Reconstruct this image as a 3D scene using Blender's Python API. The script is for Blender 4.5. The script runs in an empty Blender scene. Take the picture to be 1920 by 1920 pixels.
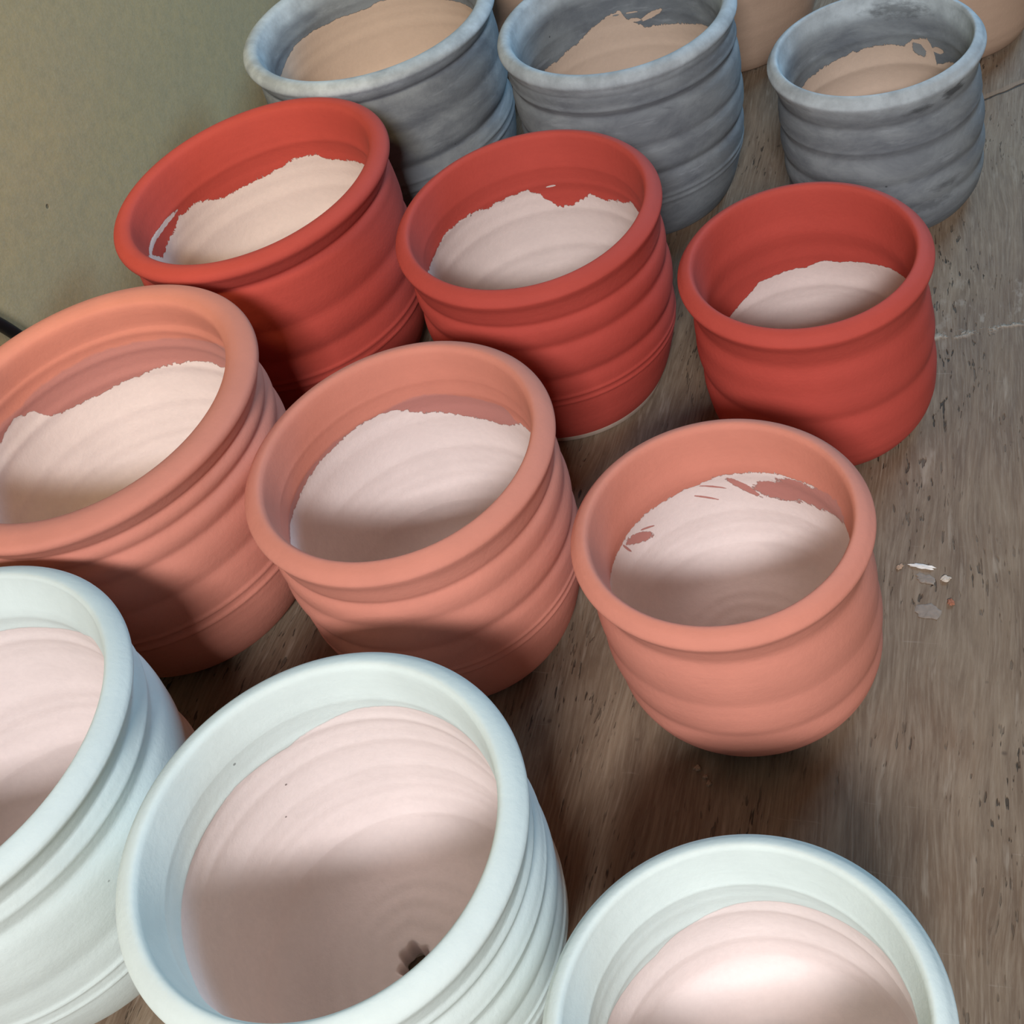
import bpy, math, random
import numpy as np
from mathutils import Matrix, Vector

# ------------------------------------------------------------------ camera, world, lights, exposure
scn = bpy.context.scene
col = scn.collection
cam_d = bpy.data.cameras.new('camera')
cam = bpy.data.objects.new('camera', cam_d)
col.objects.link(cam)
rt = Vector((0.93704, 0.24504, -0.24882)); up = Vector((-0.02044, 0.74976, 0.66139)); fw = Vector((-0.34862, 0.61466, -0.70757))
CAM_LOC = Vector((0, 0, 0.42))
cam.matrix_world = Matrix(((rt.x, up.x, -fw.x, CAM_LOC.x), (rt.y, up.y, -fw.y, CAM_LOC.y), (rt.z, up.z, -fw.z, CAM_LOC.z), (0, 0, 0, 1)))
cam_d.sensor_fit = 'HORIZONTAL'; cam_d.sensor_width = 36.0
cam_d.lens = 36.0 * 2304.86 / 1920.0
cam_d.clip_start = 0.01
scn.camera = cam

world = bpy.data.worlds.new('room_ambient'); scn.world = world
world.use_nodes = True
bg = world.node_tree.nodes['Background']
bg.inputs['Color'].default_value = (1.0, 0.76, 0.52, 1)
bg.inputs['Strength'].default_value = 0.048

def area(name, loc, target, sx, sy, power, colour):
    d = bpy.data.lights.new(name, 'AREA'); d.shape = 'RECTANGLE'; d.size = sx; d.size_y = sy
    d.energy = power; d.color = colour
    o = bpy.data.objects.new(name, d); col.objects.link(o)
    o.location = loc
    o.rotation_euler = (Vector(target) - Vector(loc)).to_track_quat('-Z', 'Y').to_euler()
    return o
area('window_light', (0.18, -0.79, 0.98), (-0.18, 0.30, 0.05), 0.30, 0.17, 19, (0.97, 0.96, 1.0))
sw = area('back_window_light', (0.46, 1.72, 0.80), (-0.12, 0.60, 0.08), 0.50, 0.40, 5.6, (0.40, 0.70, 1.0))
sw.data.spread = math.radians(110)
lamp_d = bpy.data.lights.new('warm_lamp_light', 'SPOT'); lamp_d.energy = 11; lamp_d.color = (1.0, 0.76, 0.36)
lamp_d.spot_size = math.radians(44); lamp_d.spot_blend = 1.0; lamp_d.shadow_soft_size = 0.05
lamp = bpy.data.objects.new('warm_lamp_light', lamp_d); col.objects.link(lamp)
lamp.location = (-0.30, 0.06, 0.80)
lamp.rotation_euler = (Vector((-0.458, 0.40, 0.30)) - Vector(lamp.location)).to_track_quat('-Z', 'Y').to_euler()

vs = scn.view_settings
vs.view_transform = 'Standard'; vs.look = 'None'; vs.gamma = 1.0; vs.use_curve_mapping = False
vs.exposure = 0.06

# ------------------------------------------------------------------ helpers
def tag(o, label=None, cat=None, group=None, kind=None):
    if label: o['label'] = label
    if cat: o['category'] = cat
    if group: o['group'] = group
    if kind: o['kind'] = kind
    return o

def new_mesh(name, verts, faces, mat, parent=None, normals=None, smooth=True):
    me = bpy.data.meshes.new(name)
    me.from_pydata([tuple(map(float, p)) for p in verts], [], faces)
    if smooth:
        me.polygons.foreach_set('use_smooth', np.ones(len(me.polygons), bool))
    me.update()
    if mat: me.materials.append(mat)
    o = bpy.data.objects.new(name, me); col.objects.link(o)
    if parent: o.parent = parent
    return o

def box_obj(name, lo, hi, mat, parent=None, bevel=0.0):
    x0, y0, z0 = lo; x1, y1, z1 = hi
    v = [(x0,y0,z0),(x1,y0,z0),(x1,y1,z0),(x0,y1,z0),(x0,y0,z1),(x1,y0,z1),(x1,y1,z1),(x0,y1,z1)]
    f = [(0,3,2,1),(4,5,6,7),(0,1,5,4),(1,2,6,5),(2,3,7,6),(3,0,4,7)]
    o = new_mesh(name, v, f, mat, parent, smooth=False)
    if bevel:
        m = o.modifiers.new('bevel', 'BEVEL'); m.width = bevel; m.segments = 2
    return o

class NT:
    """small node-tree builder"""
    def __init__(s, name):
        s.m = bpy.data.materials.new(name); s.m.use_nodes = True
        s.t = s.m.node_tree; s.n = s.t.nodes; s.l = s.t.links
        s.b = s.n['Principled BSDF']
    def set(s, sock, v):
        if isinstance(v, bpy.types.NodeSocket): s.l.new(v, sock)
        elif isinstance(v, (tuple, list)) and len(v) == 3 and sock.type == 'RGBA': sock.default_value = (*v, 1)
        else: sock.default_value = v
    def math(s, op, a, b=0.0, c=0.0, clamp=False):
        n = s.n.new('ShaderNodeMath'); n.operation = op; n.use_clamp = clamp
        s.set(n.inputs[0], a); s.set(n.inputs[1], b); s.set(n.inputs[2], c)
        return n.outputs[0]
    def mix(s, f, a, b, blend='MIX'):
        n = s.n.new('ShaderNodeMix'); n.data_type = 'RGBA'; n.blend_type = blend
        s.set(n.inputs[0], f); s.set(n.inputs[6], a); s.set(n.inputs[7], b)
        return n.outputs[2]
    def noise(s, vec, scale, detail=4.0, rough=0.55, dist=0.0):
        n = s.n.new('ShaderNodeTexNoise'); s.set(n.inputs['Vector'], vec)
        n.inputs['Scale'].default_value = scale; n.inputs['Detail'].default_value = detail
        n.inputs['Roughness'].default_value = rough; n.inputs['Distortion'].default_value = dist
        return n.outputs['Fac']
    def voronoi(s, vec, scale, rand=1.0):
        n = s.n.new('ShaderNodeTexVoronoi'); s.set(n.inputs['Vector'], vec); n.inputs['Scale'].default_value = scale
        n.inputs['Randomness'].default_value = rand
        return n.outputs['Distance']
    def mapping(s, vec, scale=(1,1,1), loc=(0,0,0)):
        n = s.n.new('ShaderNodeMapping'); s.set(n.inputs['Vector'], vec)
        n.inputs['Scale'].default_value = scale; n.inputs['Location'].default_value = loc
        return n.outputs[0]
    def objco(s): return s.n.new('ShaderNodeTexCoord').outputs['Object']
    def sep(s, vec):
        n = s.n.new('ShaderNodeSeparateXYZ'); s.set(n.inputs[0], vec); return n.outputs
    def comb(s, x, y, z=0.0):
        n = s.n.new('ShaderNodeCombineXYZ'); s.set(n.inputs[0], x); s.set(n.inputs[1], y); s.set(n.inputs[2], z); return n.outputs[0]
    def attr(s, name):
        n = s.n.new('ShaderNodeAttribute'); n.attribute_name = name; return n.outputs['Fac']
    def ramp(s, f, lo, hi, a=0.0, b=1.0):
        n = s.n.new('ShaderNodeMapRange'); s.set(n.inputs[0], f)
        for i, v in enumerate((lo, hi, a, b)): n.inputs[i+1].default_value = v
        n.clamp = True
        return n.outputs[0]
    def bump(s, h, dist, strength=1.0, nrm=None):
        n = s.n.new('ShaderNodeBump'); s.set(n.inputs['Height'], h)
        n.inputs['Distance'].default_value = dist; n.inputs['Strength'].default_value = strength
        if nrm is not None: s.set(n.inputs['Normal'], nrm)
        return n.outputs[0]
    def out(s, color, rough, normal=None, spec=0.35):
        s.set(s.b.inputs['Base Color'], color); s.set(s.b.inputs['Roughness'], rough)
        if normal is not None: s.set(s.b.inputs['Normal'], normal)
        s.b.inputs['Specular IOR Level'].default_value = spec
        return s.m

# ------------------------------------------------------------------ structure: wall, floor, workbench
def wall_material():
    t = NT('plastered_wall'); co = t.objco()
    n1 = t.noise(co, 9, 4); n2 = t.noise(co, 160, 5, 0.7); n3 = t.noise(co, 700, 3, 0.6)
    pit = t.ramp(t.voronoi(co, 34), 0.028, 0.05, 1, 0)
    pitsel = t.math('MULTIPLY', pit, t.ramp(t.noise(co, 21, 1), 0.50, 0.54))
    c = t.mix(t.ramp(n1, 0.35, 0.65), (0.46, 0.375, 0.20), (0.42, 0.355, 0.21))
    c = t.mix(t.ramp(n2, 0.35, 0.7, 0.0, 0.55), c, (0.31, 0.285, 0.185))
    c = t.mix(t.ramp(n3, 0.4, 0.7, 0.0, 0.35), c, (0.47, 0.43, 0.30))
    c = t.mix(pitsel, c, (0.06, 0.05, 0.035))
    h = t.math('ADD', t.math('MULTIPLY', n2, 0.6), t.math('MULTIPLY', pitsel, -1.5))
    return t.out(c, 0.9, t.bump(h, 0.0006, 0.7), 0.2)

def wood_material():
    t = NT('worn_plywood'); co = t.objco(); x, y, z = t.sep(co)
    wob = t.noise(t.mapping(co, (6, 1.2, 1)), 3, 3)
    xw = t.math('ADD', x, t.math('MULTIPLY', t.math('SUBTRACT', wob, 0.5), 0.03))
    g = t.comb(xw, y, z)
    fine = t.noise(t.mapping(g, (1, 0.055, 1)), 800, 5, 0.65)
    mid = t.noise(t.mapping(g, (1, 0.13, 1)), 120, 6, 0.7)
    blot = t.noise(t.mapping(co, (1, 0.7, 1)), 13, 4, 0.6, 0.6)
    warm = t.noise(t.mapping(co, (1, 0.6, 1), (3.1, 1.7, 0)), 17, 4, 0.6, 0.8)
    pores = t.ramp(t.noise(t.mapping(g, (1, 0.15, 1), (0.7, 0.3, 0)), 720, 2, 0.5), 0.645, 0.695)
    pores = t.math('MULTIPLY', pores, t.ramp(t.noise(t.mapping(co, (1, 0.6, 1), (9, 2, 0)), 24, 3), 0.44, 0.62))
    spots = t.ramp(t.voronoi(co, 95), 0.06, 0.13, 1, 0)
    spots = t.math('MULTIPLY', spots, t.ramp(t.noise(co, 55, 2), 0.60, 0.64))
    scr = t.ramp(t.noise(t.mapping(g, (0.09, 1, 1), (5, 0, 0)), 300, 3, 0.6), 0.68, 0.74)
    lite = t.ramp(t.noise(t.mapping(g, (1, 0.12, 1), (2, 7, 0)), 260, 3, 0.6), 0.62, 0.72)
    c = t.mix(t.ramp(blot, 0.32, 0.68), (0.225, 0.160, 0.108), (0.320, 0.262, 0.198))
    c = t.mix(t.ramp(warm, 0.52, 0.75, 0, 0.6), c, (0.24, 0.150, 0.095))
    c = t.mix(t.ramp(mid, 0.38, 0.66, 0.0, 0.80), c, (0.160, 0.115, 0.082))
    c = t.mix(t.ramp(fine, 0.44, 0.68, 0.0, 0.50), c, (0.42, 0.36, 0.285))
    c = t.mix(t.math('MULTIPLY', lite, 0.42), c, (0.50, 0.45, 0.38))
    c = t.mix(t.math('MULTIPLY', scr, 0.30), c, (0.45, 0.41, 0.36))
    c = t.mix(t.math('MULTIPLY', spots, 0.7), c, (0.09, 0.07, 0.055))
    c = t.mix(t.math('MULTIPLY', pores, 0.9), c, (0.055, 0.045, 0.035))
    # dried clay smear along a cross-grain scar, and pale scuffs just beyond it
    wig = t.math('MULTIPLY', t.math('SUBTRACT', t.noise(co, 60, 4), 0.5), 0.012)
    ln = t.math('ADD', t.math('SUBTRACT', y, t.math('MULTIPLY_ADD', x, 0.14, 0.4873)), wig)
    band = t.ramp(t.math('ABSOLUTE', ln), 0.0005, 0.0032, 1, 0)
    brk = t.ramp(t.noise(co, 130, 4, 0.7), 0.47, 0.58)
    xs = t.ramp(x, -0.045, -0.015)
    smear = t.math('MULTIPLY', t.math('MULTIPLY', band, brk), xs)
    scuff = t.math('MULTIPLY', t.ramp(ln, 0.0, 0.006), t.ramp(ln, 0.025, 0.055, 1, 0))
    scuff = t.math('MULTIPLY', t.math('MULTIPLY', scuff, t.ramp(t.noise(t.mapping(co, (1, 0.45, 1), (4, 4, 0)), 130, 4, 0.65), 0.56, 0.64)), t.ramp(x, -0.035, 0.0))
    c = t.mix(t.math('MULTIPLY', smear, 0.75), c, (0.58, 0.54, 0.48))
    c = t.mix(t.math('MULTIPLY', scuff, 0.45), c, (0.50, 0.47, 0.42))
    # torn veneer edge further back on the right
    ln2 = t.math('ADD', t.math('SUBTRACT', y, t.math('MULTIPLY_ADD', x, 0.62, 0.6915)), t.math('MULTIPLY', wig, 0.45))
    x2 = t.ramp(x, -0.004, 0.004)
    crack = t.math('MULTIPLY', t.ramp(t.math('ABSOLUTE', ln2), 0.0004, 0.0011, 1, 0), x2)
    torn = t.math('MULTIPLY', t.math('MULTIPLY', t.ramp(ln2, 0.0004, 0.001), t.ramp(ln2, 0.0045, 0.006, 1, 0)), x2)
    c = t.mix(t.math('MULTIPLY', torn, 0.6), c, (0.36, 0.26, 0.18))
    c = t.mix(t.math('MULTIPLY', crack, 0.8), c, (0.03, 0.02, 0.015))
    h = t.math('ADD', t.math('MULTIPLY', fine, 0.5), t.math('MULTIPLY', pores, -1.2))
    h = t.math('ADD', h, t.math('MULTIPLY', smear, 1.0))
    h = t.math('ADD', h, t.math('MULTIPLY', crack, -2.0))
    c = t.mix(1.0, c, (0.83, 0.765, 0.69), 'MULTIPLY')
    return t.out(c, t.ramp(blot, 0.3, 0.7, 0.62, 0.8), t.bump(h, 0.0007, 0.8), 0.3)

def plain(name, c, rough=0.7, var=0.12, scale=120, spec=0.3):
    t = NT(name); co = t.objco()
    n = t.noise(co, scale, 4)
    k = t.mix(t.ramp(n, 0.3, 0.7), tuple(q*(1-var) for q in c), tuple(min(1, q*(1+var)) for q in c))
    return t.out(k, rough, t.bump(n, 0.0003, 0.4), spec)

XW = -0.458
w = box_obj('wall_left', (XW-0.12, -1.6, -0.78), (XW, 2.6, 1.6), wall_material()); tag(w, kind='structure')
fl = box_obj('floor', (XW-0.12, -1.6, -0.80), (2.6, 2.6, -0.78), plain('concrete_floor', (0.20, 0.185, 0.165), 0.85, 0.15, 20)); tag(fl, kind='structure')
bench = bpy.data.objects.new('workbench', None); col.objects.link(bench)
bench.location = (0, 0, -0.78)
tag(bench, 'worn grey-brown wooden workbench under all the pots', 'workbench')
wood = wood_material()
brd = box_obj('benchtop', (XW+0.002, -0.55, 0.752), (0.62, 1.75, 0.78), wood, bench, 0.002)
lw = plain('bench_leg_wood', (0.22, 0.15, 0.10), 0.75)
for lx in (XW+0.06, 0.54):
    for ly in (-0.48, 1.66):
        box_obj('leg', (lx-0.03, ly-0.03, 0.0), (lx+0.03, ly+0.03, 0.752), lw, bench, 0.003)

# ------------------------------------------------------------------ pots
# x, y, rim radius, height, foot radius, lip thickness, rim slope x, rim slope y  (metres)
POTS={
'C2': (-0.1972, 0.4596, 0.0638, 0.1079, 0.0457, 0.0084, -0.0303, 0.0508) ,
'C3': (-0.0696, 0.4365, 0.054, 0.0907, 0.0444, 0.0079, -0.0181, 0.0287) ,
'C1': (-0.3472, 0.4776, 0.0751, 0.124, 0.0513, 0.0107, 0.0158, 0.0281) ,
'B1': (-0.356, 0.3115, 0.0796, 0.1272, 0.0503, 0.0142, 0.002, 0.0177) ,
'B2': (-0.211, 0.3023, 0.064, 0.1093, 0.0461, 0.0093, 0.0063, 0.0332) ,
'B3': (-0.0846, 0.2864, 0.0544, 0.0896, 0.0445, 0.0079, -0.0108, -0.0045) ,
'D1': (-0.3362, 0.1492, 0.0791, 0.1264, 0.0523, 0.0092, 0.0072, -0.0345) ,
'D2': (-0.1828, 0.1415, 0.0661, 0.1115, 0.0464, 0.0092, 0.0171, 0.0078) ,
'D3': (-0.0542, 0.113, 0.0547, 0.0906, 0.0442, 0.0071, 0.0692, 0.0001) ,
'A1': (-0.3371, 0.6387, 0.0766, 0.125, 0.0513, 0.0102, -0.0422, 0.0201) ,
'A2': (-0.1855, 0.6229, 0.0655, 0.1151, 0.0475, 0.0083, -0.0329, 0.0202) ,
'A3': (-0.0506, 0.6072, 0.0538, 0.0911, 0.0438, 0.0065, 0.0023, 0.0209) ,
}
EDGE={
'C2': ([(1.866, 0.0773), (1.91, 0.0812), (2.051, 0.0763), (2.173, 0.0755), (2.309, 0.0735), (2.383, 0.0743), (2.47, 0.0757), (2.555, 0.0727), (2.677, 0.0689), (2.767, 0.0679), (2.843, 0.0698), (2.912, 0.0732), (2.962, 0.077), (3.036, 0.0791), (3.081, 0.0821), (3.167, 0.0799), (3.267, 0.0806), (3.308, 0.0794), (3.355, 0.0806), (3.41, 0.0805), (3.472, 0.0791), (3.556, 0.0814), (3.673, 0.0824), (3.904, 0.0829), (4.113, 0.0828), (4.303, 0.0811), (4.583, 0.0837)], [], [('bare', (2.88, 0.0805), (2.803, 0.0809), 0.0003)]) ,
'C3': ([(1.998, 0.0558), (2.207, 0.0544), (2.42, 0.0523), (2.605, 0.0509), (2.777, 0.0493), (2.94, 0.0498), (3.022, 0.0492), (3.138, 0.047), (3.22, 0.0471), (3.37, 0.0469), (3.527, 0.0465), (3.658, 0.0467), (3.722, 0.0444), (3.809, 0.0429), (3.951, 0.0415), (4.104, 0.0403)], [], []) ,
'C1': ([(1.924, 0.0937), (2.221, 0.092), (2.382, 0.0925), (2.435, 0.0948), (2.584, 0.0951), (2.742, 0.0932), (2.804, 0.0909), (3.022, 0.089), (3.271, 0.0883), (3.409, 0.0882), (3.618, 0.0945), (3.748, 0.0962), (3.779, 0.0954), (3.884, 0.0969), (3.943, 0.0941), (4.047, 0.0928), (4.133, 0.093), (4.211, 0.0912), (4.355, 0.0912)], [], [('bare', (4.62, 0.1052), (4.15, 0.1018), 0.0010), ('bare', (4.30, 0.1020), (3.927, 0.1005), 0.0010), ('bare', (4.688, 0.1060), (4.362, 0.091), 0.0012)]) ,
'B1': ([(1.907, 0.0889), (2.022, 0.0895), (2.161, 0.0895), (2.32, 0.088), (2.517, 0.0871), (2.599, 0.0851), (2.769, 0.0845), (2.946, 0.083), (3.142, 0.0839), (3.274, 0.0851), (3.376, 0.0881), (3.474, 0.0988), (3.481, 0.095), (3.573, 0.1001), (3.68, 0.0986), (3.77, 0.0963)], [(1.628, 0.1096), (1.862, 0.1054), (2.095, 0.1037), (2.374, 0.1034), (2.622, 0.1037), (2.779, 0.1044), (3.061, 0.104), (3.285, 0.104), (3.492, 0.102), (3.684, 0.103)], []) ,
'B2': ([(1.75, 0.0785), (1.859, 0.0786), (2.049, 0.0717), (2.142, 0.0701), (2.271, 0.0708), (2.412, 0.0712), (2.557, 0.0728), (2.676, 0.0752), (2.805, 0.0755), (2.902, 0.0785), (2.998, 0.0817), (3.123, 0.083), (3.227, 0.0828), (3.374, 0.0825), (3.582, 0.0809), (3.847, 0.0803), (4.151, 0.0786), (4.414, 0.08), (4.532, 0.0797)], [(1.765, 0.0785), (1.939, 0.0777), (2.006, 0.0836), (2.212, 0.0832), (2.424, 0.0839), (2.585, 0.0851), (2.742, 0.0864), (2.91, 0.0855), (3.033, 0.0841), (3.123, 0.083)], []) ,
'B3': ([(1.709, 0.067), (1.816, 0.0717), (2.076, 0.0696), (2.297, 0.068), (2.521, 0.0674), (2.73, 0.0661), (2.898, 0.065), (3.063, 0.0647), (3.238, 0.062), (3.432, 0.0612), (3.606, 0.0602), (3.773, 0.0607), (3.973, 0.0603), (4.209, 0.0595), (4.425, 0.0597), (4.616, 0.0612)], [], [('thin', (2.761, 0.055), (2.374, 0.0566), 0.0026), ('thin', (2.544, 0.06), (2.063, 0.0612), 0.0031), ('thin', (2.26, 0.0611), (1.76, 0.0689), 0.0026), ('thin', (2.998, 0.0612), (2.79, 0.0506), 0.0011), ('thin', (4.081, 0.0561), (3.823, 0.047), 0.0015), ('thin', (4.161, 0.0574), (4.082, 0.0495), 0.0003), ('thin', (3.242, 0.0602), (3.054, 0.0558), 0.0003), ('thin', (3.309, 0.0549), (3.153, 0.0499), 0.0003), ('thin', (3.892, 0.054), (3.773, 0.0509), 0.0005)]) ,
'D1': ([(1.4, 0.1113), (1.708, 0.1018), (1.934, 0.0992), (2.11, 0.0992), (2.268, 0.099)], [], []) ,
'D2': ([(1.483, 0.0905), (1.675, 0.0915), (1.889, 0.0909), (2.161, 0.0909), (2.334, 0.0901), (2.485, 0.0894), (2.684, 0.0865), (2.898, 0.0844), (2.962, 0.0826), (3.156, 0.0832), (3.365, 0.0844), (3.614, 0.0835), (3.877, 0.0836), (4.111, 0.0839), (4.334, 0.083), (4.532, 0.0818), (4.761, 0.0852)], [], []) ,
'D3': ([(1.403, 0.0734), (1.537, 0.074), (1.823, 0.0699), (2.059, 0.0655), (2.274, 0.0633), (2.501, 0.0619), (2.703, 0.0606), (2.936, 0.0589), (3.164, 0.0559), (3.377, 0.0528), (3.588, 0.0468), (3.865, 0.0482), (4.093, 0.0514)], [], []) ,
'A1': ([(1.934, 0.1018), (2.227, 0.1006), (2.555, 0.1032), (2.826, 0.103), (2.983, 0.1028), (3.099, 0.1007), (3.275, 0.101), (3.381, 0.1017), (3.538, 0.1014), (3.656, 0.1025), (3.889, 0.1027), (4.003, 0.1024), (4.162, 0.1004), (4.375, 0.0981)], [], []) ,
'A2': ([(2.127, 0.0822), (2.331, 0.0792), (2.541, 0.078), (2.715, 0.0769), (2.828, 0.0759), (2.909, 0.0786), (3.033, 0.0841), (3.07, 0.0889), (3.143, 0.0884), (3.258, 0.0866), (3.341, 0.084), (3.464, 0.0814), (3.576, 0.0783), (3.71, 0.0771), (3.861, 0.0751), (3.965, 0.0757), (4.086, 0.0759)], [], [('bare', (3.007, 0.0865), (2.901, 0.0865), 0.0005), ('bare', (2.987, 0.082), (2.883, 0.081), 0.0007), ('bare', (2.847, 0.0813), (2.648, 0.0862), 0.001), ('thin', (3.149, 0.0868), (3.096, 0.0866), 0.0004)]) ,
'A3': ([(2.14, 0.0591), (2.408, 0.054), (2.439, 0.0623), (2.497, 0.0683), (2.704, 0.0666), (2.805, 0.0625), (3.046, 0.0635), (3.213, 0.0633), (3.402, 0.0626), (3.625, 0.0614), (3.803, 0.0607), (4.011, 0.0597), (4.186, 0.0585)], [], [('thin', (2.688, 0.0633), (2.574, 0.0582), 0.0018), ('bare', (2.439, 0.0623), (2.296, 0.0627), 0.0011)]) ,
}
KN = [0,.04,.1,.18,.26,.34,.42,.5,.58,.66,.74,.8,.86,.92,1]
PR = {'3':[.80,.855,.915,.95,.963,.97,.975,.975,.967,.957,.948,.944,.955,.978,.995],
      '2':[.72,.775,.825,.87,.91,.935,.95,.965,.975,.972,.968,.96,.958,.968,.99],
      '1':[.66,.73,.79,.85,.89,.915,.925,.94,.95,.955,.955,.95,.945,.96,.985]}
# throwing rings: grooves (height fraction, half width, depth / radius), fine raised lines
RINGS = {
 'A1': ([(.885,.014,.026),(.70,.030,.016),(.50,.028,.046)], [(.43,.007,.010),(.385,.007,.012)]),
 'A2': ([(.895,.012,.016),(.785,.016,.026),(.60,.022,.024),(.43,.020,.030)], [(.825,.008,.010),(.30,.008,.010),(.265,.007,.008)]),
 'A3': ([(.79,.030,.026),(.60,.032,.030),(.42,.032,.030),(.25,.028,.022)], [(.835,.012,.010),(.65,.012,.006)]),
 'B1': ([(.885,.014,.024),(.81,.016,.026),(.71,.022,.024),(.55,.030,.020)], [(.40,.007,.010),(.355,.007,.010)]),
 'B2': ([(.890,.014,.020),(.81,.018,.024),(.69,.026,.016),(.53,.030,.028)], [(.385,.007,.010),(.345,.007,.010)]),
 'B3': ([(.77,.050,.032),(.50,.045,.018),(.27,.045,.024)], []),
 'C1': ([(.870,.016,.030),(.64,.030,.018),(.47,.030,.022)], [(.365,.007,.010),(.325,.007,.010)]),
 'C2': ([(.885,.014,.016),(.80,.018,.022),(.66,.028,.030),(.47,.028,.024)], [(.36,.007,.010),(.32,.007,.010)]),
 'C3': ([(.77,.045,.026),(.62,.035,.008),(.43,.045,.034)], []),
 'D1': ([(.885,.022,.030),(.760,.026,.030),(.50,.040,.014)], [(.820,.012,.008),(.375,.008,.012),(.315,.008,.012)]),
 'D2': ([(.885,.020,.028),(.775,.024,.034),(.645,.026,.022),(.50,.026,.020)], [(.825,.012,.008),(.70,.010,.008),(.40,.008,.012),(.34,.008,.012)]),
 'D3': ([(.84,.020,.024),(.62,.030,.024),(.40,.035,.024)], []),
}
POTS['E1'] = (-0.333, 0.805, 0.0770, 0.125, 0.0513, 0.0100, 0, 0)
POTS['E2'] = (-0.158, 0.797, 0.0640, 0.110, 0.0470, 0.0085, 0, 0)
POTS['E3'] = (-0.022, 0.777, 0.0535, 0.0905, 0.0447, 0.0075, 0, 0)
RINGS['E1'] = RINGS['C1']; RINGS['E2'] = ([(.885,.014,.016),(.80,.02,.012)], [(.60,.010,.012)]); RINGS['E3'] = ([(.83,.03,.02)], [(.62,.010,.010)])
for k in 'E1 E2 E3'.split(): EDGE[k] = ([(3.0, 0.2)], [], [])

SLIP = {'A': (0.250, 0.275, 0.286), 'B': (0.67, 0.255, 0.180), 'C': (0.50, 0.073, 0.052), 'D': (0.70, 0.785, 0.745), 'E': (0.50, 0.345, 0.245)}
THIN = {'A': (0.26, 0.27, 0.27), 'B': (0.50, 0.225, 0.195), 'C': (0.36, 0.075, 0.075), 'D': (0.72, 0.68, 0.63), 'E': (0.56, 0.36, 0.24)}
CLAYS = {'A': (0.62, 0.47, 0.36), 'B': (0.84, 0.73, 0.68), 'C': (0.74, 0.63, 0.575), 'D': (0.84, 0.725, 0.68), 'E': (0.56, 0.36, 0.24)}

def slip_nodes(t, fam, co):
    base = SLIP[fam]; n = t.noise(co, 28, 4, 0.6); f = t.noise(co, 420, 3, 0.6)
    x, y, z = t.sep(co)
    rings = t.noise(t.mapping(co, (6, 6, 160)), 1.0, 3, 0.6)
    c = t.mix(t.ramp(n, 0.3, 0.7), tuple(q*0.93 for q in base), tuple(min(q*1.05, 0.9) for q in base))
    c = t.mix(t.ramp(rings, 0.4, 0.7, 0, 0.22), c, tuple(q*0.86 for q in base))
    if fam == 'A':
        big = t.noise(t.mapping(co, (1, 1, 2.2)), 26, 5, 0.65, 0.4)
        c = t.mix(t.ramp(big, 0.38, 0.64, 0.0, 0.85), c, (0.130, 0.145, 0.162))
        st = t.noise(t.mapping(co, (1, 1, 3.0), (4, 2, 1)), 34, 4, 0.6, 0.5)
        c = t.mix(t.ramp(st, 0.66, 0.76, 0, 0.7), c, (0.10, 0.11, 0.12))
        sc = t.noise(t.mapping(co, (1, 1, 6.0), (1, 7, 3)), 40, 4, 0.6)
        c = t.mix(t.ramp(sc, 0.60, 0.76, 0, 0.30), c, (0.46, 0.50, 0.53))
    if fam == 'A':      # slip worn thin and pale along the lip, back-window light painted in too
        wear_and_light = t.math('MULTIPLY', t.attr('lip'), t.ramp(t.noise(co, 60, 5, 0.65), 0.30, 0.62, 1.0, 0.45))
        c = t.mix(wear_and_light, c, (0.53, 0.60, 0.63))
    sp = t.math('MULTIPLY', t.ramp(t.voronoi(co, 75), 0.035, 0.055, 1, 0), t.ramp(t.noise(co, 47, 1), 0.62, 0.63))
    if fam in 'ADE': c = t.mix(t.math('MULTIPLY', sp, 0.8), c, tuple(q*0.25 for q in base))
    return c, t.math('ADD', f, t.math('MULTIPLY', rings, 0.8))

SLIPM = {}
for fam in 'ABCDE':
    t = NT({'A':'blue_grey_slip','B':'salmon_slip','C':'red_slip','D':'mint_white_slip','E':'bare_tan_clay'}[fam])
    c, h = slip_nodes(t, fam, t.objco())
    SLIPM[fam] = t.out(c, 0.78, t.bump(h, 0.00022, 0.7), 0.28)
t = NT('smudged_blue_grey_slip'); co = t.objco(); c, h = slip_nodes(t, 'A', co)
nsm = t.math('MULTIPLY', t.math('SUBTRACT', t.noise(t.mapping(co, (1, 1, 2.5)), 170, 5, 0.65), 0.5), 2.6)
for (px, py, pz, rx, rz, k) in ((0.0385, -0.0333, 0.0795, 0.0085, 0.0034, 0.8), (0.0240, -0.0448, 0.0775, 0.0070, 0.0022, 0.65), (0.0355, -0.0382, 0.0303, 0.0080, 0.0022, 0.5), (0.0268, -0.0441, 0.0210, 0.0120, 0.0030, 0.45), (0.01, 0.045, 0.083, 0.016, 0.004, 0.6)):
    d = t.n.new('ShaderNodeVectorMath'); d.operation = 'LENGTH'
    t.l.new(t.mapping(co, (1/rx, 1/rx, 1/rz), (-px/rx, -py/rx, -pz/rz)), d.inputs[0])
    msk = t.ramp(t.math('ADD', d.outputs['Value'], nsm), 0.4, 1.25, 1.0, 0.0)
    c = t.mix(t.math('MULTIPLY', msk, k), c, (0.045, 0.048, 0.05))
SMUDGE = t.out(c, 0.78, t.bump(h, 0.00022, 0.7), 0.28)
FOOTM = plain('unglazed_foot_clay', (0.62, 0.52, 0.42), 0.85, 0.08, 200)

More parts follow.
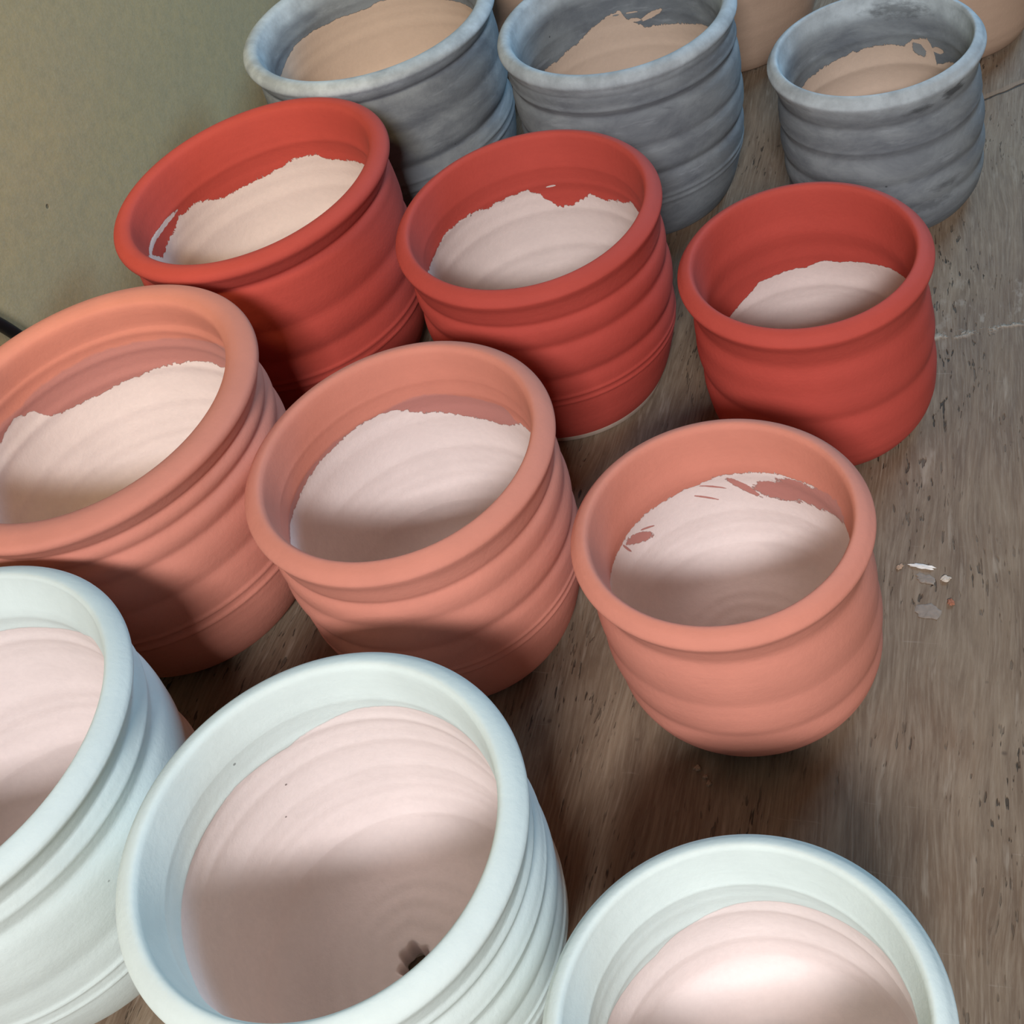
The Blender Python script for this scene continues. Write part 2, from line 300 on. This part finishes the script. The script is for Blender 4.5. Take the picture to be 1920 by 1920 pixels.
def interior_material(nm):
    fam = nm[0]; t = NT('pot_inside'); co = t.objco()
    c_slip, h_slip = slip_nodes(t, fam, co)
    uvn = t.n.new('ShaderNodeUVMap'); uvn.uv_map = 'wall_uv'; uv = uvn.outputs[0]
    U, V, _ = t.sep(uv)
    edge = t.attr('edge'); edge2 = t.attr('edge2')
    amp = {'A': 0.0060, 'B': 0.0060, 'C': 0.0075, 'D': 0.0012, 'E': 0.0}[fam]
    if nm in ('C3', 'A1'): amp = 0.0030
    soft = {'A': 3500., 'B': 4500., 'C': 6000., 'D': 1400., 'E': 1000.}[fam]
    n1 = t.math('SUBTRACT', t.noise(uv, 330, 6, 0.72), 0.5)
    n2 = t.math('SUBTRACT', t.noise(uv, 120, 4, 0.6), 0.5)
    d1 = t.math('ADD', t.math('SUBTRACT', edge, V), t.math('MULTIPLY', n1, amp))
    bare = t.math('MULTIPLY_ADD', d1, soft, 0.5, clamp=True)
    d2 = t.math('ADD', t.math('SUBTRACT', edge2, V), t.math('MULTIPLY', n2, 0.003))
    thin = t.math('MULTIPLY_ADD', d2, 700., 0.5, clamp=True)
    R = POTS[nm][2]*0.85
    nz = t.math('MULTIPLY', n1, 2.4)
    for (ty, A, B, hw) in EDGE[nm][2]:
        ax, ay, bx, by = A[0]*R, A[1], B[0]*R, B[1]
        L = max(math.hypot(bx-ax, by-ay), 1e-5); ux, uy = (bx-ax)/L, (by-ay)/L
        px = t.math('SUBTRACT', U, (ax+bx)/2); py = t.math('SUBTRACT', V, (ay+by)/2)
        la = t.math('ADD', t.math('MULTIPLY', px, ux), t.math('MULTIPLY', py, uy))
        lb = t.math('SUBTRACT', t.math('MULTIPLY', py, ux), t.math('MULTIPLY', px, uy))
        la = t.math('MULTIPLY', la, 1/(L*0.62)); lb = t.math('MULTIPLY', lb, 1/max(hw*(2.2 if hw > 0.002 else 1.7 if hw > 0.0006 else 1.0), 0.0005))
        q = t.math('ADD', t.math('MULTIPLY', la, la), t.math('MULTIPLY', lb, lb))
        msk = t.math('MULTIPLY_ADD', t.math('SUBTRACT', t.math('ADD', 1.0, nz), q), 6.0, 0.5, clamp=True)
        if ty == 'bare':
            bare = t.math('MAXIMUM', bare, msk)
        else:
            bare = t.math('SUBTRACT', bare, msk, clamp=True); thin = t.math('MAXIMUM', thin, msk)
    CLAY = CLAYS[fam]; f = t.noise(co, 380, 4, 0.6); m = t.noise(co, 35, 4)
    cl = t.mix(t.ramp(m, 0.3, 0.7), tuple(q*0.95 for q in CLAY), tuple(q*1.04 for q in CLAY))
    cl = t.mix(t.ramp(f, 0.35, 0.7, 0, 0.25), cl, tuple(q*0.86 for q in CLAY))
    sp = t.math('MULTIPLY', t.ramp(t.voronoi(co, 90), 0.03, 0.05, 1, 0), t.ramp(t.noise(co, 53, 1), 0.60, 0.61))
    cl = t.mix(t.math('MULTIPLY', sp, 0.85), cl, (0.10, 0.06, 0.05))
    if fam == 'E': cl = c_slip
    c = t.mix(t.math('MULTIPLY', thin, 0.85), c_slip, THIN[fam])
    c = t.mix(bare, c, cl)
    h = t.math('ADD', t.math('MULTIPLY', f, 0.7), t.math('MULTIPLY', bare, -1.3 if fam != 'D' else -0.6))
    rough = t.math('SUBTRACT', 0.80, t.math('MULTIPLY', t.math('SUBTRACT', thin, bare, clamp=True), 0.25))
    return t.out(c, rough, t.bump(h, 0.0003, 0.8), 0.28)

def catmull(P, n):
    P = np.array(P, float); Q = np.vstack([2*P[0]-P[1], P, 2*P[-1]-P[-2]]); out = []
    for i in range(1, len(Q)-2):
        a, b, c, d = Q[i-1:i+3]
        for k in range(n):
            s = k/n
            out.append(0.5*((2*b)+(c-a)*s+(2*a-5*b+4*c-d)*s*s+(3*b-a-3*c+d)*s**3))
    out.append(P[-1]); return np.array(out)

NT_ = 168
def smooth_prof(s, size):
    ks = np.linspace(0, 1, 201); pv = np.interp(ks, KN, PR[size])
    k = np.hanning(19); k /= k.sum()
    pv = np.convolve(np.pad(pv, 9, mode='reflect', reflect_type='odd'), k, 'valid')
    return np.interp(s, ks, pv)

def build_pot(nm, label, group):
    fam, size = nm[0], nm[1]
    x, y, R, H, Rb, lt, a, b = POTS[nm]
    rng = np.random.RandomState(sum(map(ord, nm))*7)
    root = bpy.data.objects.new('plant_pot', None); col.objects.link(root); root.location = (x, y, 0.0)
    tag(root, label, 'pot', group)
    phi0 = math.atan2(-y, -x)
    th = np.linspace(0, 2*np.pi, NT_+1)          # the seam faces the camera side, inside out of view
    ph = th + phi0
    tiltdir, tiltamp = rng.uniform(0, 6.28), 0.010
    wob = 0.0035*np.cos(2*ph+rng.uniform(0, 6.28)) + 0.002*np.cos(3*ph+rng.uniform(0, 6.28))
    off = (0.0038, 0.0006) if size == '3' else (0.0, 0.0)
    grooves, lines = RINGS[nm]
    foot = 0.0042 if nm in ('C2',) else 0.0018
    hole = 0.0065; zf = 0.011
    rb = None
    shift = tiltamp*np.cos(ph-tiltdir)[None, :] + 0.004*np.sin(2*ph+tiltdir)[None, :]
    def outer_r(z):                               # z: (n,) -> (n, NT_+1)
        s = z/H; base = smooth_prof(s, size)[:, None]
        win = np.clip((s-0.06)/0.1, 0, 1)[:, None]*np.clip((0.93-s)/0.05, 0, 1)[:, None]
        se = s[:, None] + shift
        d = 0.0
        for (c, wd, dp) in grooves: d = d - 0.88*dp*np.exp(-np.abs((se-c)/(wd*1.35))**1.7)
        for (c, wd, dp) in lines: d = d + dp*np.exp(-np.abs((se-c)/wd)**1.6)
        d = d + 0.0006*np.sin(se*H/0.0021+np.sin(se*40)*0.8)
        return R*(base + d*win + wob[None, :]*(0.4+0.6*(1-s[:, None])))
    tw = 0.115*R
    def inner_r(z):
        s = z/H; base = smooth_prof(s, size)[:, None]; se = s[:, None]+shift
        win = np.clip((0.93-s)/0.06, 0, 1)[:, None]
        d = 0.0
        for i, (c, wd, dp) in enumerate(grooves): d = d - (0.55 if size == '3' else 0.32)*dp*np.exp(-np.abs((se-c+0.03)/(wd*1.2))**1.5)
        d = d + 0.0008*np.sin(se*H/0.0017+2.5*np.sin(se*17))
        return R*(base + d*win + wob[None, :]*0.5) - tw
    flat = nm in ('B2', 'B3', 'C2', 'C3', 'D1', 'D2', 'D3', 'A3')
    zl = H-(0.0170 if flat else 0.0125)
    rings = []                                    # (r(n_theta), z, part)
    one = np.ones_like(th)
    rb = float(outer_r(np.array([foot])).min()) - 0.0004
    # foot: underside out to the edge
    for r in (hole, hole+0.006, rb-0.006, rb-0.0018): rings.append((r*one, 0.0004, 0))
    rings.append(((rb-0.0004)*one, 0.0009, 0))
    zo = np.concatenate([[foot], np.linspace(foot+0.0008, zl, 120)])
    ro = outer_r(zo)
    for i in range(len(zo)):
        if i == 0: rings.append((ro[0], zo[0], 0))
        rings.append((ro[i], zo[i], 1))
    rn = ro[-1]; zi_top = H-0.0150; rin_top = inner_r(np.array([zi_top]))[0]
    t = lt
    if flat:      # flattened lip, slanting down to a crisp outer edge
        lip = [(rn, zl), (rn*0.45+(R-0.0006)*0.55, H-0.0105), (R-0.0002, H-0.0064), (R, H-0.0046), (R-0.0010, H-0.0030), (R-0.36*t, H-0.0011), (R-0.70*t, H), (R-0.90*t, H-0.0010), (R-t, H-0.0042), (rin_top, zi_top)]
    else:         # rolled lip
        lip = [(rn, zl), (rn*0.35+(R-0.0007)*0.65, H-0.0085), (R, H-0.0052), (R-0.0007, H-0.0024), (R-0.30*t, H-0.0006), (R-0.56*t, H), (R-0.84*t, H-0.0010), (R-t, H-0.0042), (rin_top, zi_top)]
    lipP = [(0, q[1]) for q in lip]; lr = [q[0]*one for q in lip]
    lr = [q + R*wob*0.4*(0.0 if i in (0, len(lip)-1) else 1.0) for i, q in enumerate(lr)]
    G = catmull([[*q, p[1]] for q, p in zip(lr, lipP)], 5)
    rings.append((rn, zl, 2))
    for row in G[1:-1]: rings.append((row[:-1], row[-1], 2))
    rings.append((rin_top, zi_top, 2))
    rc = 0.20*R
    zi = np.linspace(zi_top, zf+rc, 90); ri = inner_r(zi)
    for i in range(len(zi)): rings.append((ri[i], zi[i], 3))
    rl = ri[-1]
    for k in range(1, 13):
        q = k/12*math.pi/2
        rings.append((rl-rc*(1-math.cos(q)), zf+rc*(1-math.sin(q)), 3))
    rfl = rl-rc
    fr = np.linspace(1, 0, 30)[1:]
    for s in fr:
        r = hole*(1+0.10*np.sin(3*ph+1)+0.10*np.sin(7*ph)) * (1-s) + rfl*s
        z = zf + 0.00015*math.sin(s*26)*min(1, (1-s)*4) - 0.0006*(1-s)
        rings.append((r, z, 3))
    hr = rings[-1][0]
    rings.append((hr*0.97, zf-0.0025, 3)); rings.append((hr*0.95, 0.0008, 3))
    RR = np.array([q[0] for q in rings]); n = len(rings)
    ZZ = np.array([q[1]*one if np.ndim(q[1]) == 0 else q[1] for q in rings]); PT = np.array([q[2] for q in rings])
    s = np.clip(ZZ/H, 0, 1)
    X = RR*np.cos(ph)[None, :]; Y = RR*np.sin(ph)[None, :]
    Z = ZZ + np.where(ZZ > 0.012, s*s, 0)*(a*X+b*Y)
    X = X + off[0]*(1-s); Y = Y + off[1]*(1-s)
    Pn = np.stack([X, Y, Z], -1)
    # smooth normals over the whole profile, so the parts meet without a seam
    dth = np.empty_like(Pn); dth[:, 1:-1] = Pn[:, 2:]-Pn[:, :-2]; dth[:, 0] = dth[:, -1] = Pn[:, 1]-Pn[:, -2]
    eps = 1e-9
    seg = np.linalg.norm(np.diff(Pn, axis=0), axis=-1).mean(1)
    keep = np.concatenate([[True], seg > 1e-7]); idx = np.where(keep)[0]
    gi = np.cumsum(keep)-1
    Pk = Pn[idx]; dz = np.gradient(Pk, axis=0)[gi]
    N = np.cross(dth, dz); N /= np.linalg.norm(N, axis=-1, keepdims=True)+eps
    e1 = EDGE[nm][0]; e2 = EDGE[nm][1]
    names = ['foot_ring', 'outer_wall', 'rim', 'interior']
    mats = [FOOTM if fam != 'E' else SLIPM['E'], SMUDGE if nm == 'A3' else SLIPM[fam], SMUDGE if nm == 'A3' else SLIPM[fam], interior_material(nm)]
    for p in range(4):
        rows = np.where(PT == p)[0]; m = len(rows)
        if p == 0: pass
        V = Pn[rows][:, :-1].reshape(-1, 3); NN = N[rows][:, :-1].reshape(-1, 3)
        i, j = np.meshgrid(np.arange(m-1), np.arange(NT_), indexing='ij')
        j2 = (j+1) % NT_
        F = np.stack([i*NT_+j, i*NT_+j2, (i+1)*NT_+j2, (i+1)*NT_+j], -1).reshape(-1, 4)
        me = bpy.data.meshes.new(names[p])
        me.vertices.add(len(V)); me.vertices.foreach_set('co', V.astype(np.float32).ravel())
        me.loops.add(F.size); me.loops.foreach_set('vertex_index', F.astype(np.int32).ravel())
        me.polygons.add(len(F)); me.polygons.foreach_set('loop_start', np.arange(0, F.size, 4, dtype=np.int32))
        me.polygons.foreach_set('use_smooth', np.ones(len(F), bool))
        me.update(calc_edges=True)
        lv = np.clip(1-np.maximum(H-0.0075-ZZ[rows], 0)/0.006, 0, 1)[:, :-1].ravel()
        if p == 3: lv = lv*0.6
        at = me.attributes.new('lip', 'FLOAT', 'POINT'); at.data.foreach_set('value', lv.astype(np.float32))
        if p == 3:
            uvl = me.uv_layers.new(name='wall_uv')
            uu = np.stack([th[j], th[j+1], th[j+1], th[j]], -1)*R*0.85
            zz = np.stack([ZZ[rows][i, j], ZZ[rows][i, j2], ZZ[rows][i+1, j2], ZZ[rows][i+1, j]], -1)
            # floor: keep the texture running inward instead of collapsing
            uvl.data.foreach_set('uv', np.stack([uu, zz], -1).astype(np.float32).ravel())
            ex = np.array(sorted(e1)); ev = np.interp(th[:-1], ex[:, 0], ex[:, 1])
            if fam == 'E': ev[:] = 0.2
            ev2 = np.full(NT_, -1.0)
            if e2:
                q = np.array(sorted(e2)); ev2 = np.interp(th[:-1], q[:, 0], q[:, 1]); ev2 = np.maximum(ev2, ev-0.001)
            for an, val in (('edge', ev), ('edge2', ev2)):
                at = me.attributes.new(an, 'FLOAT', 'POINT'); at.data.foreach_set('value', np.tile(val, m).astype(np.float32))
        me.normals_split_custom_set_from_vertices(NN.tolist())
        me.materials.append(mats[p])
        o = bpy.data.objects.new(names[p], me); col.objects.link(o); o.parent = root
        if p == 3 and fam != 'E': o['label'] = 'bare pale clay inside below a band of coloured slip'
        if p == 0 and fam != 'E': o['label'] = 'unglazed pale clay foot edge'
    return root

LAB = {
 'A1': 'large blue-grey clay pot beside the wall',
 'A2': 'medium blue-grey clay pot in the middle of the blue row',
 'A3': 'small stained blue-grey clay pot with dark smudges on its side',
 'B1': 'large salmon orange clay pot beside the wall and black cable',
 'B2': 'medium salmon orange clay pot in the middle of its row',
 'B3': 'small salmon orange clay pot with brushed slip patches inside',
 'C1': 'large brick red clay pot beside the wall',
 'C2': 'medium brick red clay pot with jagged slip edge inside',
 'C3': 'small brick red clay pot at the right end of its row',
 'D1': 'large mint white clay pot cut by the left edge',
 'D2': 'medium mint white clay pot with drain hole showing inside',
 'D3': 'small mint white clay pot cut by the bottom edge',
 'E1': 'large bare tan clay pot behind the large blue-grey pot',
 'E2': 'medium bare tan clay pot behind the medium blue-grey pot',
 'E3': 'small bare tan clay pot behind the stained blue-grey pot',
}
GRP = {'A': 'blue-grey pots', 'B': 'salmon pots', 'C': 'brick red pots', 'D': 'mint white pots', 'E': 'unglazed tan pots'}
for k in LAB: build_pot(k, LAB[k], GRP[k[0]])

# ------------------------------------------------------------------ black cable hanging on the wall behind the large salmon pot
def tube(name, pts, r, mat, n=12, parent=None):
    P = catmull(pts, 10); m = len(P); V = []; Fc = []
    T = np.gradient(P, axis=0); T /= np.linalg.norm(T, axis=1, keepdims=True)
    nrm = np.array([1.0, 0.2, 0.1])
    for i in range(m):
        nrm = nrm - T[i]*(nrm@T[i]); nrm /= np.linalg.norm(nrm); bn = np.cross(T[i], nrm)
        for k in range(n):
            q = 2*math.pi*k/n; V.append(P[i]+r*(math.cos(q)*nrm+math.sin(q)*bn))
    for i in range(m-1):
        for k in range(n):
            Fc.append((i*n+k, i*n+(k+1) % n, (i+1)*n+(k+1) % n, (i+1)*n+k))
    Fc.append(tuple(range(n))[::-1]); Fc.append(tuple((m-1)*n+k for k in range(n)))
    return new_mesh(name, V, Fc, mat, parent)
xc = XW+0.0036
cb = tube('cable', [(xc, 0.300, 0.290), (xc, 0.325, 0.220), (xc, 0.355, 0.160), (xc, 0.377, 0.125), (xc, 0.390, 0.098), (xc, 0.398, 0.068), (xc+0.0005, 0.401, 0.035), (xc+0.001, 0.402, 0.012), (xc+0.002, 0.412, 0.0038), (xc+0.004, 0.47, 0.0036), (xc+0.003, 0.60, 0.0036)], 0.0034, plain('black_rubber', (0.008, 0.008, 0.009), 0.45, 0.1, 300, 0.4))
tag(cb, 'black cable hanging down the wall behind the salmon pot', 'cable')

# ------------------------------------------------------------------ clay flakes and crumbs on the bench
def flake(name, loc, size, thick, rz, mat, label, cat, seed, grp=None):
    r = random.Random(seed); n = 20; ring = []
    for k in range(n):
        q = 2*math.pi*k/n; s = r.uniform(0.70, 1.15)
        ring.append((size[0]*s*math.cos(q), size[1]*s*math.sin(q)))
    V = [(px, py, 0.0002) for px, py in ring] + [(px*0.8, py*0.8, thick*r.uniform(0.7, 1.2)) for px, py in ring] + [(0, 0, thick*1.1)]
    Fc = [(k, (k+1) % n, n+(k+1) % n, n+k) for k in range(n)] + [(n+k, n+(k+1) % n, 2*n) for k in range(n)] + [tuple(range(n))[::-1]]
    o = new_mesh(name, V, Fc, mat, smooth=False); o.location = (loc[0], loc[1], 0.0); o.rotation_euler = (0, 0, rz)
    tag(o, label, cat, grp); return o
white = plain('dry_white_clay', (0.78, 0.76, 0.71), 0.8, 0.08, 300)
cream = plain('dry_cream_clay', (0.60, 0.53, 0.44), 0.85, 0.1, 300)
redc = plain('dry_red_clay', (0.36, 0.15, 0.09), 0.85, 0.15, 300)
tan = plain('dry_tan_clay', (0.42, 0.29, 0.20), 0.85, 0.15, 300)
pale = plain('thin_clay_splash', (0.275, 0.225, 0.180), 0.75, 0.12, 400)
flake('clay_flake', (-0.0180, 0.3395), (0.0056, 0.0012), 0.0010, -0.16, white, 'thin white clay flake on the bench right of the salmon pot', 'clay flake', 1)
flake('clay_crumb', (-0.0086, 0.3334), (0.0022, 0.0015), 0.0012, 0.2, cream, 'cream clay crumb right of the white flake', 'crumb', 2)
flake('clay_crumb', (-0.0062, 0.3214), (0.0014, 0.0018), 0.0012, 0.5, redc, 'reddish clay crumb on the bench below the cream crumb', 'crumb', 3)
flake('clay_splash', (-0.0148, 0.3165), (0.0050, 0.0048), 0.0004, 0.7, pale, 'round pale dried clay splash on the bench', 'splash', 4)
flake('clay_splash', (-0.0165, 0.3330), (0.0042, 0.0026), 0.0004, -0.5, pale, 'narrow pale dried clay splash just below the white flake', 'splash', 5)
flake('clay_crumb', (-0.0268, 0.3390), (0.0018, 0.0012), 0.0008, 0.9, tan, 'tan clay crumb between the salmon pot and the white flake', 'crumb', 6)
for i, (cx, cy, cs, lb) in enumerate([(-0.0965, 0.2355, 0.0016, 'tan clay crumb nearest the foot of the small salmon pot'), (-0.0930, 0.2320, 0.0012, 'smallest tan clay crumb, midway in the trail below the salmon pot'), (-0.0912, 0.2293, 0.0014, 'last tan clay crumb in the trail leading from the salmon pot')]):
    flake('clay_crumb', (cx, cy), (cs, cs*0.8), 0.0010, i*0.8, tan, lb, 'crumb', 10+i, 'crumbs below the salmon pot')
